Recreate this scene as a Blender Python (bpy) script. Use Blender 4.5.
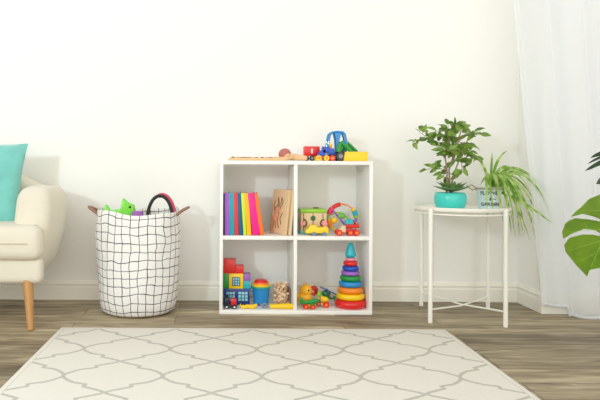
import bpy, bmesh, math, random
from mathutils import Vector, Matrix, Euler
from mathutils.geometry import delaunay_2d_cdt
random.seed(7)
scene = bpy.context.scene
for o in list(bpy.data.objects): bpy.data.objects.remove(o)
COL = scene.collection
PI = math.pi

# ------------------------------------------------------------------ camera
F, CD, CH, ROLL, CX, VX, VY = 600.0, 3.315, 0.735, 0.0055, -0.15, 222, 167
cam_d = bpy.data.cameras.new('camera'); cam = bpy.data.objects.new('camera', cam_d); COL.objects.link(cam)
cam_d.sensor_width = 36; cam_d.lens = F * 36 / 600
cam_d.shift_x = (300 - VX) / 600; cam_d.shift_y = -(200 - VY) / 600
cam.location = (CX, -CD, CH); cam.rotation_euler = Euler((PI / 2, 0, 0))
cam.rotation_euler = (Matrix.Rotation(PI / 2, 3, 'X') @ Matrix.Rotation(ROLL, 3, 'Z')).to_euler()
cam_d.clip_start = 0.05
scene.camera = cam

# ------------------------------------------------------------------ light
world = bpy.data.worlds.new('world'); scene.world = world; world.use_nodes = True
bg = world.node_tree.nodes['Background']
WN, WL = world.node_tree.nodes.new, world.node_tree.links.new
wtc = WN('ShaderNodeTexCoord'); wsp = WN('ShaderNodeSeparateXYZ'); WL(wtc.outputs['Generated'], wsp.inputs[0])
wmr = WN('ShaderNodeMapRange'); wmr.interpolation_type = 'SMOOTHSTEP'; wmr.inputs[1].default_value = -.55; wmr.inputs[2].default_value = -1.0; wmr.inputs[3].default_value = .78; wmr.inputs[4].default_value = 2.05
WL(wsp.outputs['Y'], wmr.inputs[0]); WL(wmr.outputs[0], bg.inputs[1])     # world brightened behind the camera, added as fill for the shelf compartments
bg.inputs[0].default_value = (1.0, 0.968, 0.885, 1)
ld = bpy.data.lights.new('key_lamp', 'AREA'); ld.shape = 'DISK'; ld.size = 0.30; ld.energy = 38
ld.color = (0.76, 0.92, 1.0)
lk = bpy.data.objects.new('key_lamp', ld); COL.objects.link(lk)
lk.location = (-2.12, -3.8, 1.52)
lk.rotation_euler = (Vector((0.35, 0, 0.75)) - lk.location).to_track_quat('-Z', 'Y').to_euler()
scene.view_settings.view_transform = 'Standard'
scene.view_settings.look = 'None'
scene.view_settings.exposure = 0.0
scene.view_settings.gamma = 1.0
scene.view_settings.use_curve_mapping = False

# ------------------------------------------------------------------ helpers
def lin(c):
    r = []
    for v in c[:3]:
        v /= 255.0
        r.append(v / 12.92 if v <= 0.04045 else ((v + 0.055) / 1.055) ** 2.4)
    return (*r, 1)

def mat(name, rgb, rough=0.5, var=0.04, scale=60, bump=0.0, sheen=0.0, spec=0.5, coat=0.0, rgb2=None, trans=0.0):
    m = bpy.data.materials.new(name); m.use_nodes = True
    nt = m.node_tree; p = nt.nodes['Principled BSDF']
    tc = nt.nodes.new('ShaderNodeTexCoord'); nz = nt.nodes.new('ShaderNodeTexNoise')
    nz.inputs['Scale'].default_value = scale; nz.inputs['Detail'].default_value = 4
    nt.links.new(tc.outputs['Object'], nz.inputs['Vector'])
    mx = nt.nodes.new('ShaderNodeMix'); mx.data_type = 'RGBA'
    c = lin(rgb); c2 = lin(rgb2) if rgb2 else tuple(max(0, v * (1 - var * 3)) for v in c[:3]) + (1,)
    mx.inputs[6].default_value = c; mx.inputs[7].default_value = c2
    nt.links.new(nz.outputs['Fac'], mx.inputs[0])
    if rgb2:
        cr = nt.nodes.new('ShaderNodeValToRGB'); cr.color_ramp.elements[0].position = 0.42; cr.color_ramp.elements[1].position = 0.58
        nt.links.new(nz.outputs['Fac'], cr.inputs[0]); nt.links.new(cr.outputs[0], mx.inputs[0])
    nt.links.new(mx.outputs[2], p.inputs['Base Color'])
    p.inputs['Roughness'].default_value = rough
    p.inputs['Specular IOR Level'].default_value = spec
    p.inputs['Sheen Weight'].default_value = sheen
    p.inputs['Coat Weight'].default_value = coat
    if bump:
        b = nt.nodes.new('ShaderNodeBump'); b.inputs['Strength'].default_value = bump; b.inputs['Distance'].default_value = 0.004
        nt.links.new(nz.outputs['Fac'], b.inputs['Height']); nt.links.new(b.outputs[0], p.inputs['Normal'])
    if trans:
        tr = nt.nodes.new('ShaderNodeBsdfTranslucent'); ms = nt.nodes.new('ShaderNodeMixShader'); ms.inputs[0].default_value = trans
        nt.links.new(mx.outputs[2], tr.inputs[0])
        nt.links.new(p.outputs[0], ms.inputs[1]); nt.links.new(tr.outputs[0], ms.inputs[2])
        nt.links.new(ms.outputs[0], nt.nodes['Material Output'].inputs[0])
    return m

class B:
    def __init__(s): s.bm = bmesh.new()
    def _x(s, vs, M):
        for v in vs: v.co = M @ v.co
    def box(s, c, size, bev=0.0, rot=(0, 0, 0), seg=2, taper=None):
        t = bmesh.new(); bmesh.ops.create_cube(t, size=1)
        for v in t.verts:
            v.co = Vector((v.co.x * size[0], v.co.y * size[1], v.co.z * size[2]))
            if taper and v.co.z > 0: v.co.x *= taper[0]; v.co.y *= taper[1]
        if bev: bmesh.ops.bevel(t, geom=t.edges[:], offset=bev, segments=seg, profile=0.5, affect='EDGES')
        s._merge(t, Matrix.Translation(c) @ Euler(rot).to_matrix().to_4x4()); return s
    def _merge(s, t, M):
        s._x(t.verts, M)
        mp = {v: s.bm.verts.new(v.co) for v in t.verts}
        for f in t.faces:
            try: s.bm.faces.new([mp[v] for v in f.verts])
            except ValueError: pass
        t.free()
    def cyl(s, p0, p1, r0, r1=None, seg=24, bev=0.0):
        p0, p1 = Vector(p0), Vector(p1); d = p1 - p0; h = d.length; r1 = r0 if r1 is None else r1
        b = min(bev, h * .45, r0 * .9 if r0 else bev)
        prof = [(0, 0), (max(r0 - b, 0), 0), (r0, b), (r1, h - b), (max(r1 - b, 0), h), (0, h)] if b else [(0, 0), (r0, 0), (r1, h), (0, h)]
        M = Matrix.Translation(p0) @ d.to_track_quat('Z', 'Y').to_matrix().to_4x4()
        s.lathe(prof, M=M, seg=seg); return s
    def sph(s, c, r, sc=(1, 1, 1), seg=20, rot=(0, 0, 0)):
        t = bmesh.new(); bmesh.ops.create_uvsphere(t, u_segments=seg, v_segments=max(8, seg // 2 + 2), radius=r)
        for v in t.verts: v.co = Vector((v.co.x * sc[0], v.co.y * sc[1], v.co.z * sc[2]))
        s._merge(t, Matrix.Translation(c) @ Euler(rot).to_matrix().to_4x4()); return s
    def lathe(s, prof, c=(0, 0, 0), M=None, seg=32):
        M = M if M is not None else Matrix.Translation(c); rings = []
        for r, z in prof:
            if r < 1e-6: rings.append([s.bm.verts.new(M @ Vector((0, 0, z)))])
            else: rings.append([s.bm.verts.new(M @ Vector((r * math.cos(2 * PI * k / seg), r * math.sin(2 * PI * k / seg), z))) for k in range(seg)])
        for a, b in zip(rings, rings[1:]):
            for k in range(seg):
                k2 = (k + 1) % seg
                if len(a) == 1 and len(b) == 1: continue
                if len(a) == 1: s.bm.faces.new((a[0], b[k2], b[k]))
                elif len(b) == 1: s.bm.faces.new((a[k], a[k2], b[0]))
                else: s.bm.faces.new((a[k], a[k2], b[k2], b[k]))
        return s
    def torus(s, c, R, r, rot=(0, 0, 0), sr=1.0, seg=40, seg2=12, a0=0, a1=None, sc=(1, 1)):
        M = Matrix.Translation(c) @ Euler(rot).to_matrix().to_4x4(); full = a1 is None
        a1 = 2 * PI if full else a1; n = seg if full else seg + 1; rings = []
        for k in range(n):
            a = a0 + (a1 - a0) * k / seg
            rings.append([s.bm.verts.new(M @ Vector(((R + r * math.cos(b)) * math.cos(a) * sc[0], (R + r * math.cos(b)) * math.sin(a) * sc[1], r * sr * math.sin(b)))) for b in [2 * PI * j / seg2 for j in range(seg2)]])
        for k in range(seg):
            A, Bn = rings[k], rings[(k + 1) % n]
            for j in range(seg2):
                s.bm.faces.new((A[j], Bn[j], Bn[(j + 1) % seg2], A[(j + 1) % seg2]))
        if not full: s.bm.faces.new(rings[0][::-1]); s.bm.faces.new(rings[-1])
        return s
    def tube(s, pts, r, seg=10, up=None, flat=1.0):
        pts = [Vector(p) for p in pts]; n = len(pts); rs = r if isinstance(r, (list, tuple)) else [r] * n
        rings = []; prev = None
        for i, p in enumerate(pts):
            d = (pts[min(i + 1, n - 1)] - pts[max(i - 1, 0)]).normalized()
            if prev is None:
                u = Vector(up) if up else (Vector((0, 0, 1)) if abs(d.z) < .9 else Vector((1, 0, 0)))
            else: u = prev
            u = (u - d * u.dot(d)).normalized(); prev = u; w = d.cross(u)
            rings.append([s.bm.verts.new(p + rs[i] * (math.cos(a) * u * flat + math.sin(a) * w)) for a in [2 * PI * k / seg for k in range(seg)]])
        for A, Bn in zip(rings, rings[1:]):
            for k in range(seg): s.bm.faces.new((A[k], A[(k + 1) % seg], Bn[(k + 1) % seg], Bn[k]))
        s.bm.faces.new(rings[0][::-1]); s.bm.faces.new(rings[-1]); return s
    def prism(s, pts, y0, y1, bev=0.0):      # outline in x,z extruded along y
        t = bmesh.new()
        a = [t.verts.new((x, y0, z)) for x, z in pts]; b = [t.verts.new((x, y1, z)) for x, z in pts]; n = len(pts)
        t.faces.new(a); t.faces.new(b[::-1])
        for k in range(n): t.faces.new((a[(k + 1) % n], a[k], b[k], b[(k + 1) % n]))
        bmesh.ops.recalc_face_normals(t, faces=t.faces[:])
        if bev: bmesh.ops.bevel(t, geom=t.edges[:], offset=bev, segments=2, profile=0.5, affect='EDGES')
        s._merge(t, Matrix.Identity(4)); return s
    def xf(s, M):
        s._x(s.bm.verts, M); return s
    def build(s, name, m, parent=None, smooth=True, angle=35, label=None, recalc=True):
        if recalc: bmesh.ops.recalc_face_normals(s.bm, faces=s.bm.faces[:])
        me = bpy.data.meshes.new(name); s.bm.to_mesh(me); s.bm.free()
        if smooth:
            me.shade_smooth(); me.set_sharp_from_angle(angle=math.radians(angle))
        me.materials.append(m)
        o = bpy.data.objects.new(name, me); COL.objects.link(o)
        if parent: o.parent = parent
        if label: o['label'] = label
        return o

def thing(name, label, cat, loc=(0, 0, 0), rz=0, group=None):
    o = bpy.data.objects.new(name, None); COL.objects.link(o); o.empty_display_size = .05
    o.location = loc; o.rotation_euler = (0, 0, rz); o['label'] = label; o['category'] = cat
    if group: o['group'] = group
    return o
def tag(o, label, cat, group=None):
    o['label'] = label; o['category'] = cat
    if group: o['group'] = group
    return o
def struct(o): o['kind'] = 'structure'; return o
def pt(px, py, y):           # place measured in the photograph at depth y -> world point
    s = F / (CD + y); dx, dy = px - VX, py - VY
    return Vector((CX + (dx + ROLL * dy) / s, y, CH - (dy - ROLL * dx) / s))

# ------------------------------------------------------------------ setting
def wall_mat():
    m = mat('wall_paint', (246, 245, 241), .85, var=.004, scale=3, spec=.2); return m
MW = wall_mat()
MTRIM = mat('trim_paint', (246, 243, 233), .45, var=.006, scale=8)
def floor_mat():
    m = bpy.data.materials.new('floor_planks'); m.use_nodes = True; nt = m.node_tree; p = nt.nodes['Principled BSDF']; N = nt.nodes.new; Lk = nt.links.new
    tc = N('ShaderNodeTexCoord'); mp = N('ShaderNodeMapping'); mp.inputs['Location'].default_value = (.37, .055, 0); Lk(tc.outputs['Object'], mp.inputs[0])
    br = N('ShaderNodeTexBrick'); br.inputs['Scale'].default_value = 1; br.offset = .37; br.offset_frequency = 2
    br.inputs['Brick Width'].default_value = 1.25; br.inputs['Row Height'].default_value = .15
    br.inputs['Mortar Size'].default_value = .0016; br.inputs['Mortar Smooth'].default_value = .3; br.inputs['Bias'].default_value = 0
    br.inputs['Color1'].default_value = (0, 0, 0, 1); br.inputs['Color2'].default_value = (1, 1, 1, 1); br.inputs['Mortar'].default_value = (.5, .5, .5, 1)
    Lk(mp.outputs[0], br.inputs['Vector'])
    # per plank offset for the grain
    ad = N('ShaderNodeVectorMath'); ad.operation = 'MULTIPLY_ADD'; Lk(br.outputs['Color'], ad.inputs[0]); ad.inputs[1].default_value = (3, 7, 5); Lk(mp.outputs[0], ad.inputs[2])
    m2 = N('ShaderNodeMapping'); m2.inputs['Scale'].default_value = (1.1, 9, 1); Lk(ad.outputs[0], m2.inputs[0])
    n1 = N('ShaderNodeTexNoise'); n1.inputs['Scale'].default_value = 2.2; n1.inputs['Detail'].default_value = 7; n1.inputs['Roughness'].default_value = .62; n1.inputs['Distortion'].default_value = 1.1; Lk(m2.outputs[0], n1.inputs['Vector'])
    m3 = N('ShaderNodeMapping'); m3.inputs['Scale'].default_value = (5, 90, 1); Lk(ad.outputs[0], m3.inputs[0])
    n2 = N('ShaderNodeTexNoise'); n2.inputs['Scale'].default_value = 2; n2.inputs['Detail'].default_value = 3; Lk(m3.outputs[0], n2.inputs['Vector'])
    cr = N('ShaderNodeValToRGB'); e = cr.color_ramp.elements
    e[0].position = .30; e[0].color = lin((112, 98, 78)); e[1].position = .72; e[1].color = lin((203, 190, 164))
    x = e.new(.48); x.color = lin((157, 142, 116)); x = e.new(.58); x.color = lin((180, 166, 138)); Lk(n1.outputs['Fac'], cr.inputs[0])
    t1 = N('ShaderNodeMix'); t1.data_type = 'RGBA'; t1.blend_type = 'MULTIPLY'; t1.inputs[0].default_value = 1
    rr = N('ShaderNodeMapRange'); rr.inputs[3].default_value = .66; rr.inputs[4].default_value = 1.24; Lk(br.outputs['Color'], rr.inputs[0])
    Lk(cr.outputs[0], t1.inputs[6]); Lk(rr.outputs[0], t1.inputs[7])
    t2 = N('ShaderNodeMix'); t2.data_type = 'RGBA'; t2.blend_type = 'MULTIPLY'; t2.inputs[0].default_value = 1
    r2 = N('ShaderNodeMapRange'); r2.inputs[1].default_value = .3; r2.inputs[2].default_value = .7; r2.inputs[3].default_value = .86; r2.inputs[4].default_value = 1.06; Lk(n2.outputs['Fac'], r2.inputs[0])
    Lk(t1.outputs[2], t2.inputs[6]); Lk(r2.outputs[0], t2.inputs[7])
    t3 = N('ShaderNodeMix'); t3.data_type = 'RGBA'; Lk(br.outputs['Fac'], t3.inputs[0]); Lk(t2.outputs[2], t3.inputs[6]); t3.inputs[7].default_value = lin((78, 60, 42))
    Lk(t3.outputs[2], p.inputs['Base Color']); p.inputs['Roughness'].default_value = .5; p.inputs['Specular IOR Level'].default_value = .3
    bp = N('ShaderNodeBump'); bp.inputs['Strength'].default_value = .15; bp.inputs['Distance'].default_value = .002; Lk(n2.outputs['Fac'], bp.inputs['Height']); Lk(bp.outputs[0], p.inputs['Normal'])
    return m
XR, PY = 1.488, -.262
struct(B().box((-.4, -2.2, -.05), (7.2, 4.8, .1)).build('floor', floor_mat(), smooth=False))
struct(B().box(((XR - 4) / 2, .05, 1.3), (XR + 4, .1, 2.6)).build('wall_back', MW, smooth=False))
struct(B().box((XR + .75, PY / 2 + .05, 1.3), (1.5, -PY + .1, 2.6)).build('wall_right', MW, smooth=False))
BBP = [(0, 0), (.015, 0), (.015, .068), (.011, .074), (.011, .080), (.015, .084), (.014, .092), (.008, .097), (.008, .101), (.004, .105), (0, .105)]
def baseboard(name, x0, y0, x1, y1, nx, ny, e0=0, e1=0):
    b = B(); d = Vector((x1 - x0, y1 - y0, 0)).normalized(); A = []; C = []
    for t, z in BBP:
        A.append(b.bm.verts.new((x0 + nx * t + d.x * t * e0, y0 + ny * t + d.y * t * e0, z)))
        C.append(b.bm.verts.new((x1 + nx * t + d.x * t * e1, y1 + ny * t + d.y * t * e1, z)))
    n = len(BBP)
    for k in range(n): b.bm.faces.new((A[k], A[(k + 1) % n], C[(k + 1) % n], C[k]))
    b.bm.faces.new(A); b.bm.faces.new(C[::-1]); return struct(b.build(name, MTRIM, angle=25))
baseboard('baseboard_back', -3.9, 0, XR, 0, 0, -1, 0, -1)
baseboard('baseboard_right', XR, 0, XR, PY, -1, 0, 1, 1)
baseboard('baseboard_front', XR, PY, XR + 1.5, PY, 0, -1, -1, 0)

# ------------------------------------------------------------------ rug
def rug_mat(cx, cy):
    m = bpy.data.materials.new('rug_trellis'); m.use_nodes = True; nt = m.node_tree; p = nt.nodes['Principled BSDF']; N = nt.nodes.new; Lk = nt.links.new
    def V(op, a, b=None):
        n = N('ShaderNodeVectorMath'); n.operation = op
        for i, q in ((0, a), (1, b)):
            if q is None: continue
            if isinstance(q, tuple): n.inputs[i].default_value = q
            else: Lk(q, n.inputs[i])
        return n
    def Mt(op, a, b=None, c=None, clamp=False):
        n = N('ShaderNodeMath'); n.operation = op; n.use_clamp = clamp
        for i, q in ((0, a), (1, b), (2, c)):
            if q is None: continue
            if isinstance(q, (int, float)): n.inputs[i].default_value = q
            else: Lk(q, n.inputs[i])
        return n.outputs[0]
    tc = N('ShaderNodeTexCoord'); nz = N('ShaderNodeTexNoise'); nz.inputs['Scale'].default_value = 140; Lk(tc.outputs['Object'], nz.inputs['Vector'])
    wob = V('MULTIPLY_ADD', nz.outputs['Color']); wob.inputs[1].default_value = (.006, .006, 0); Lk(tc.outputs['Object'], wob.inputs[2])
    sx = N('ShaderNodeSeparateXYZ'); Lk(wob.outputs[0], sx.inputs[0]); HX, HY = .1725, .155
    def fold(v, c, h): return Mt('ABSOLUTE', Mt('SUBTRACT', Mt('FLOORED_MODULO', Mt('ADD', v, h - c + 40 * h), 2 * h), h))
    u = fold(sx.outputs[0], cx + .003, HX); v = fold(sx.outputs[1], cy + .003, HY)
    cb = N('ShaderNodeCombineXYZ'); Lk(u, cb.inputs[0]); Lk(v, cb.inputs[1]); q = cb.outputs[0]
    pts = [(.1725, 0), (.168, .018), (.146, .045), (.122, .066), (.084, .080), (.076, .084), (.080, .104), (.045, .124), (.018, .140), (0, .155)]
    best = None
    for a, b in zip(pts, pts[1:]):
        ab = (b[0] - a[0], b[1] - a[1], 0); L2 = ab[0] ** 2 + ab[1] ** 2
        pa = V('SUBTRACT', q, (a[0], a[1], 0)).outputs[0]
        t = Mt('MULTIPLY', V('DOT_PRODUCT', pa, ab).outputs[1], 1 / L2, clamp=True)
        sc = V('SCALE', ab); Lk(t, sc.inputs['Scale'])
        dd = V('LENGTH', V('SUBTRACT', pa, sc.outputs[0]).outputs[0]).outputs[1]
        best = dd if best is None else Mt('MINIMUM', best, dd)
    mr = N('ShaderNodeMapRange'); mr.inputs[1].default_value = .0058; mr.inputs[2].default_value = .0078; mr.inputs[3].default_value = 1; mr.inputs[4].default_value = 0; Lk(best, mr.inputs[0])
    # plain border
    s2 = N('ShaderNodeSeparateXYZ'); Lk(tc.outputs['Object'], s2.inputs[0])
    ex = Mt('SUBTRACT', .866, Mt('ABSOLUTE', Mt('SUBTRACT', s2.outputs[0], 0)))
    ey = Mt('SUBTRACT', 0, s2.outputs[1])
    e = Mt('MINIMUM', ex, ey)
    inside = Mt('GREATER_THAN', e, .022)
    edge = Mt('MULTIPLY', Mt('LESS_THAN', e, .022), Mt('GREATER_THAN', e, .0175))
    f = Mt('MAXIMUM', Mt('MULTIPLY', mr.outputs[0], inside), Mt('MULTIPLY', edge, .45))
    n2 = N('ShaderNodeTexNoise'); n2.inputs['Scale'].default_value = 320; n2.inputs['Detail'].default_value = 2; Lk(tc.outputs['Object'], n2.inputs['Vector'])
    base = N('ShaderNodeMix'); base.data_type = 'RGBA'; base.inputs[6].default_value = lin((248, 245, 237)); base.inputs[7].default_value = lin((234, 230, 220)); Lk(n2.outputs['Fac'], base.inputs[0])
    mx = N('ShaderNodeMix'); mx.data_type = 'RGBA'; Lk(f, mx.inputs[0]); Lk(base.outputs[2], mx.inputs[6]); mx.inputs[7].default_value = lin((204, 201, 192))
    Lk(mx.outputs[2], p.inputs['Base Color']); p.inputs['Roughness'].default_value = .95; p.inputs['Specular IOR Level'].default_value = .1
    bp = N('ShaderNodeBump'); bp.inputs['Strength'].default_value = .5; bp.inputs['Distance'].default_value = .003; Lk(n2.outputs['Fac'], bp.inputs['Height']); Lk(bp.outputs[0], p.inputs['Normal'])
    return m
rug = B().box((0, -.75, .0035), (1.732, 1.5, .007), .002).build('rug', rug_mat(.165 + .006, -.918 + .604), smooth=True)
rug.location = (-.006, -.604, 0)
tag(rug, 'ivory rug with grey trellis pattern lying on the wooden floor', 'rug')

# ------------------------------------------------------------------ curtain
def curtain_mat():
    m = bpy.data.materials.new('sheer_voile'); m.use_nodes = True; nt = m.node_tree; N = nt.nodes.new; Lk = nt.links.new
    p = nt.nodes['Principled BSDF']; p.inputs['Base Color'].default_value = lin((243, 247, 253)); p.inputs['Roughness'].default_value = .9
    tr = N('ShaderNodeBsdfTranslucent'); tr.inputs[0].default_value = lin((243, 247, 253)); tp = N('ShaderNodeBsdfTransparent')
    a = N('ShaderNodeMixShader'); a.inputs[0].default_value = .35; Lk(p.outputs[0], a.inputs[1]); Lk(tr.outputs[0], a.inputs[2])
    b = N('ShaderNodeMixShader')
    tc = N('ShaderNodeTexCoord'); sp = N('ShaderNodeSeparateXYZ'); Lk(tc.outputs['Object'], sp.inputs[0])
    wv = N('ShaderNodeTexNoise'); wv.inputs['Scale'].default_value = 300; Lk(tc.outputs['Object'], wv.inputs['Vector'])
    mr = N('ShaderNodeMapRange'); mr.inputs[3].default_value = .55; mr.inputs[4].default_value = .59; Lk(wv.outputs['Fac'], mr.inputs[0])
    Lk(mr.outputs[0], b.inputs[0]); Lk(tp.outputs[0], b.inputs[1]); Lk(a.outputs[0], b.inputs[2])
    Lk(b.outputs[0], nt.nodes['Material Output'].inputs[0]); return m
MCUR = curtain_mat()
def curtain_path(t, zt):     # t 0..1 along curtain, zt 0 bottom..1 top
    w0 = 1.435 * (1 - zt) + 1.20 * zt
    x = w0 + (2.35 - w0) * t
    y = -.330 - .20 * t - .14 * max(0, t - .12)
    ph = 2 * PI * (t * 7.5 + .025 * math.sin(2 * zt + 9 * t))
    amp = (.016 + .008 * math.sin(11 * t)) * (.5 + .5 * min(1, t * 5))
    y += amp * math.sin(ph) + .003 * math.sin(2.3 * ph + 1); x += .012 * math.cos(ph)
    return x, y
ct = thing('curtain', 'sheer white floor-length curtain hanging in soft folds at the right wall', 'curtain', (0, 0, 0))
b = B(); NU, NV = 240, 30; g = []
for j in range(NV + 1):
    zt = j / NV; row = []
    for i in range(NU + 1):
        t = i / NU; x, y = curtain_path(t, zt)
        hem = .055 if t < .125 else .008
        if .115 < t < .135: hem = .055 - (t - .115) / .02 * .047
        if t < .125: y -= .0
        row.append(b.bm.verts.new((x, y, hem + (2.40 - hem) * zt)))
    g.append(row)
for j in range(NV):
    for i in range(NU): b.bm.faces.new((g[j][i], g[j][i + 1], g[j + 1][i + 1], g[j + 1][i]))
b.build('curtain_fabric', MCUR, ct, angle=80, recalc=False)
b = B(); hp = []
for i in range(NU + 1):
    t = i / NU; x, y = curtain_path(t, 0); hem = .055 if t < .115 else (.008 if t > .135 else .055 - (t - .115) / .02 * .047); hp.append((x, y, hem + .006))
b.tube(hp, .008, seg=6, flat=1.0)
MHEM = mat('hem_cloth', (246, 248, 252), .9, trans=.3)
b.build('hem', MHEM, ct)
B().box((1.86, -.50, 2.425), (1.05, .03, .02), .004, rot=(0, 0, -.33)).build('curtain_rail', MTRIM, ct)

# ------------------------------------------------------------------ shelf
MS = mat('white_laminate', (247, 246, 242), .4, var=.006, scale=5)
SX0, SX1, SY0, SY1, SH, TH, TW = -.160, .605, -.315, -.017, .768, .019, .0165
sh = thing('shelf_unit', 'low white open cube shelf with four compartments holding books and toys', 'shelf', ((SX0 + SX1) / 2, (SY0 + SY1) / 2, 0))
W, Dp = SX1 - SX0, SY1 - SY0; e = .0008; MID = .220 - (SX0 + SX1) / 2
B().box((0, 0, SH - TH / 2), (W, Dp, TH), .001).build('top_panel', MS, sh)
B().box((0, 0, TH / 2), (W, Dp, TH), .001).build('bottom_panel', MS, sh)
for s_ in (-1, 1): B().box((s_ * (W / 2 - TW / 2), 0, SH / 2), (TW, Dp, SH - 2 * TH), .0008).build('side_panel', MS, sh)
B().box((MID, 0, SH / 2), (TW, Dp - .002, SH - 2 * TH), .0008).build('divider', MS, sh)
ZM = .381
for xa, xb in ((-W / 2 + TW, MID - TW / 2), (MID + TW / 2, W / 2 - TW)):
    B().box(((xa + xb) / 2, 0, ZM), (xb - xa, Dp - .004, TH), .0008).build('shelf_board', MS, sh)
ZT, ZU, ZL = SH, ZM + TH / 2, TH     # standing heights: top, upper cells, lower cells

# ------------------------------------------------------------------ sofa
MF = mat('cream_upholstery', (232, 225, 208), .9, var=.02, scale=220, bump=.25, sheen=.2, spec=.15)
MSEAM = mat('seam_piping', (205, 192, 168), .9)
MLEG = mat('oak_leg', (206, 152, 88), .4, var=.1, scale=30)
sofa = thing('sofa', 'cream upholstered sofa with rounded arm and splayed wooden legs', 'sofa', (-1.55, -.40, 0))
sx = lambda x: x + 1.55
sy = lambda y: y + .40
def shell():
    half = [(-1.040, -.555), (-1.030, -.48), (-1.015, -.38), (-1.025, -.28), (-1.06, -.205), (-1.13, -.16), (-1.22, -.145), (-1.40, -.14)]
    tops = [.622, .640, .640, .636, .632, .645, .69, .73]
    full = [(x, y, z) for (x, y), z in zip(half, tops)] + [(-3.1 - x, y, z) for (x, y), z in reversed(list(zip(half, tops)))]
    # resample smoothly
    P = [Vector(p) for p in full]; Q = []
    for i in range(len(P) - 1):
        p0, p1, p2, p3 = P[max(i - 1, 0)], P[i], P[i + 1], P[min(i + 2, len(P) - 1)]
        for k in range(6):
            t = k / 6; Q.append(.5 * ((2 * p1) + (p2 - p0) * t + (2 * p0 - 5 * p1 + 4 * p2 - p3) * t * t + (3 * p1 - p0 - 3 * p2 + p3) * t ** 3))
    Q.append(P[-1]); n = len(Q); b = B(); rings = []; M = 28
    for i, q in enumerate(Q):
        d = Q[min(i + 1, n - 1)] - Q[max(i - 1, 0)]; d.z = 0; d.normalize(); nrm = Vector((d.y, -d.x, 0))  # outward
        if nrm.dot(Vector((q.x + 1.55, q.y + .45, 0))) < 0: nrm = -nrm
        z0, z1 = .215, q.z; endf = min(i, n - 1 - i); cap = [.28, .62, .82, .93, 1][min(endf, 4)]; th = .088 * cap
        zz0 = z0 + (1 - cap) * .06; zz1 = z1 - (1 - cap) * .05
        ring = []
        for k in range(M):
            a = 2 * PI * k / M; ca, sa = math.cos(a), math.sin(a)
            ca = math.copysign(abs(ca) ** .62, ca); sa = math.copysign(abs(sa) ** .42, sa)
            z = (zz0 + zz1) / 2 + sa * (zz1 - zz0) / 2; h = (z - z0) / (z1 - z0)
            flare = .004 - .080 * (1 - min(1, h / .72)) ** 1.7
            ring.append(b.bm.verts.new((sx(q.x) + nrm.x * (th * ca + flare), sy(q.y) + nrm.y * (th * ca + flare * .6), z)))
        rings.append(ring)
    for A, C in zip(rings, rings[1:]):
        for k in range(M): b.bm.faces.new((A[k], A[(k + 1) % M], C[(k + 1) % M], C[k]))
    b.bm.faces.new(rings[0][::-1]); b.bm.faces.new(rings[-1]); return b
shell().build('shell_back', MF, sofa, angle=70)
def soft_box(c, size, bev, rot=(0, 0, 0), puff=0.0):
    b = B(); b.box((0, 0, 0), size, bev, seg=5)
    b.xf(Matrix.Translation(c) @ Euler(rot).to_matrix().to_4x4()); return b
def tee(wf, wr, yf, ym, yr, z0, z1, bev):      # seat shape seen from above: the front wraps before the arms
    b = B(); t = bmesh.new(); pl = [(-wf, yf), (wf, yf), (wf, ym), (wr, ym + .03), (wr, yr), (-wr, yr), (-wr, ym + .03), (-wf, ym)]
    lo = [t.verts.new((x, y, z0)) for x, y in pl]; hi = [t.verts.new((x, y, z1)) for x, y in pl]; n = len(pl)
    t.faces.new(lo[::-1]); t.faces.new(hi)
    for k_ in range(n): t.faces.new((lo[k_], lo[(k_ + 1) % n], hi[(k_ + 1) % n], hi[k_]))
    bmesh.ops.bevel(t, geom=t.edges[:], offset=bev, segments=6, profile=.5, affect='EDGES')
    b._merge(t, Matrix.Identity(4)); return b
tee(.585, .50, sy(-.605), sy(-.535), sy(-.20), .200, .318, .03).build('seat_base', MF, sofa, angle=60)
tee(.592, .50, sy(-.655), sy(-.56), sy(-.22), .312, .466, .046).build('seat_cushion', MF, sofa, angle=60)
b = B(); hw, hd, r0 = .615, .2, .05
b.tube([(.54, -.2555, .388), (-.54, -.2555, .388)], .003, seg=6)
b.build('cushion_seam', MSEAM, sofa)
for X, Y, dx, dy in ((sx(-1.035), sy(-.575), .035, -.06), (sx(-1.155), sy(-.20), .01, .01), (sx(-2.065), sy(-.575), -.035, -.06), (sx(-1.945), sy(-.20), -.01, .01)):
    B().cyl((X + dx, Y + dy, 0), (X, Y, .225), .0145, .025, bev=.002).build('leg', MLEG, sofa)

# pillow
MT = mat('teal_velvet', (134, 216, 208), .75, var=.12, scale=11, bump=.9, sheen=.6, spec=.2)
def pillow(w, h, th):
    b = B(); n = 28; fr = []; bk = []
    for s_, G in ((-1, fr), (1, bk)):
        for j in range(n + 1):
            row = []
            for i in range(n + 1):
                u, v = 2 * i / n - 1, 2 * j / n - 1
                d = th / 2 * ((1 - abs(u) ** 2.6) * (1 - abs(v) ** 2.6)) ** .55
                x = u * w / 2 * (1 - .07 * (1 - v * v)); z = v * h / 2 * (1 - .07 * (1 - u * u))
                wr = .004 * math.sin(9 * u + 5 * v) * (1 - u * u) * (1 - v * v)
                row.append(b.bm.verts.new((x, s_ * (d + wr), z)))
            G.append(row)
        for j in range(n):
            for i in range(n):
                f = (G[j][i], G[j][i + 1], G[j + 1][i + 1], G[j + 1][i]); b.bm.faces.new(f)
    bmesh.ops.remove_doubles(b.bm, verts=b.bm.verts[:], dist=.0006); return b
po = pillow(.46, .43, .14).build('throw_pillow', MT, angle=80)
po.location = (-1.365, -.335, .648); po.rotation_euler = (-.20, math.radians(2.5), 0)
tag(po, 'teal velvet throw pillow leaning on the back of the cream sofa', 'pillow')

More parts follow.
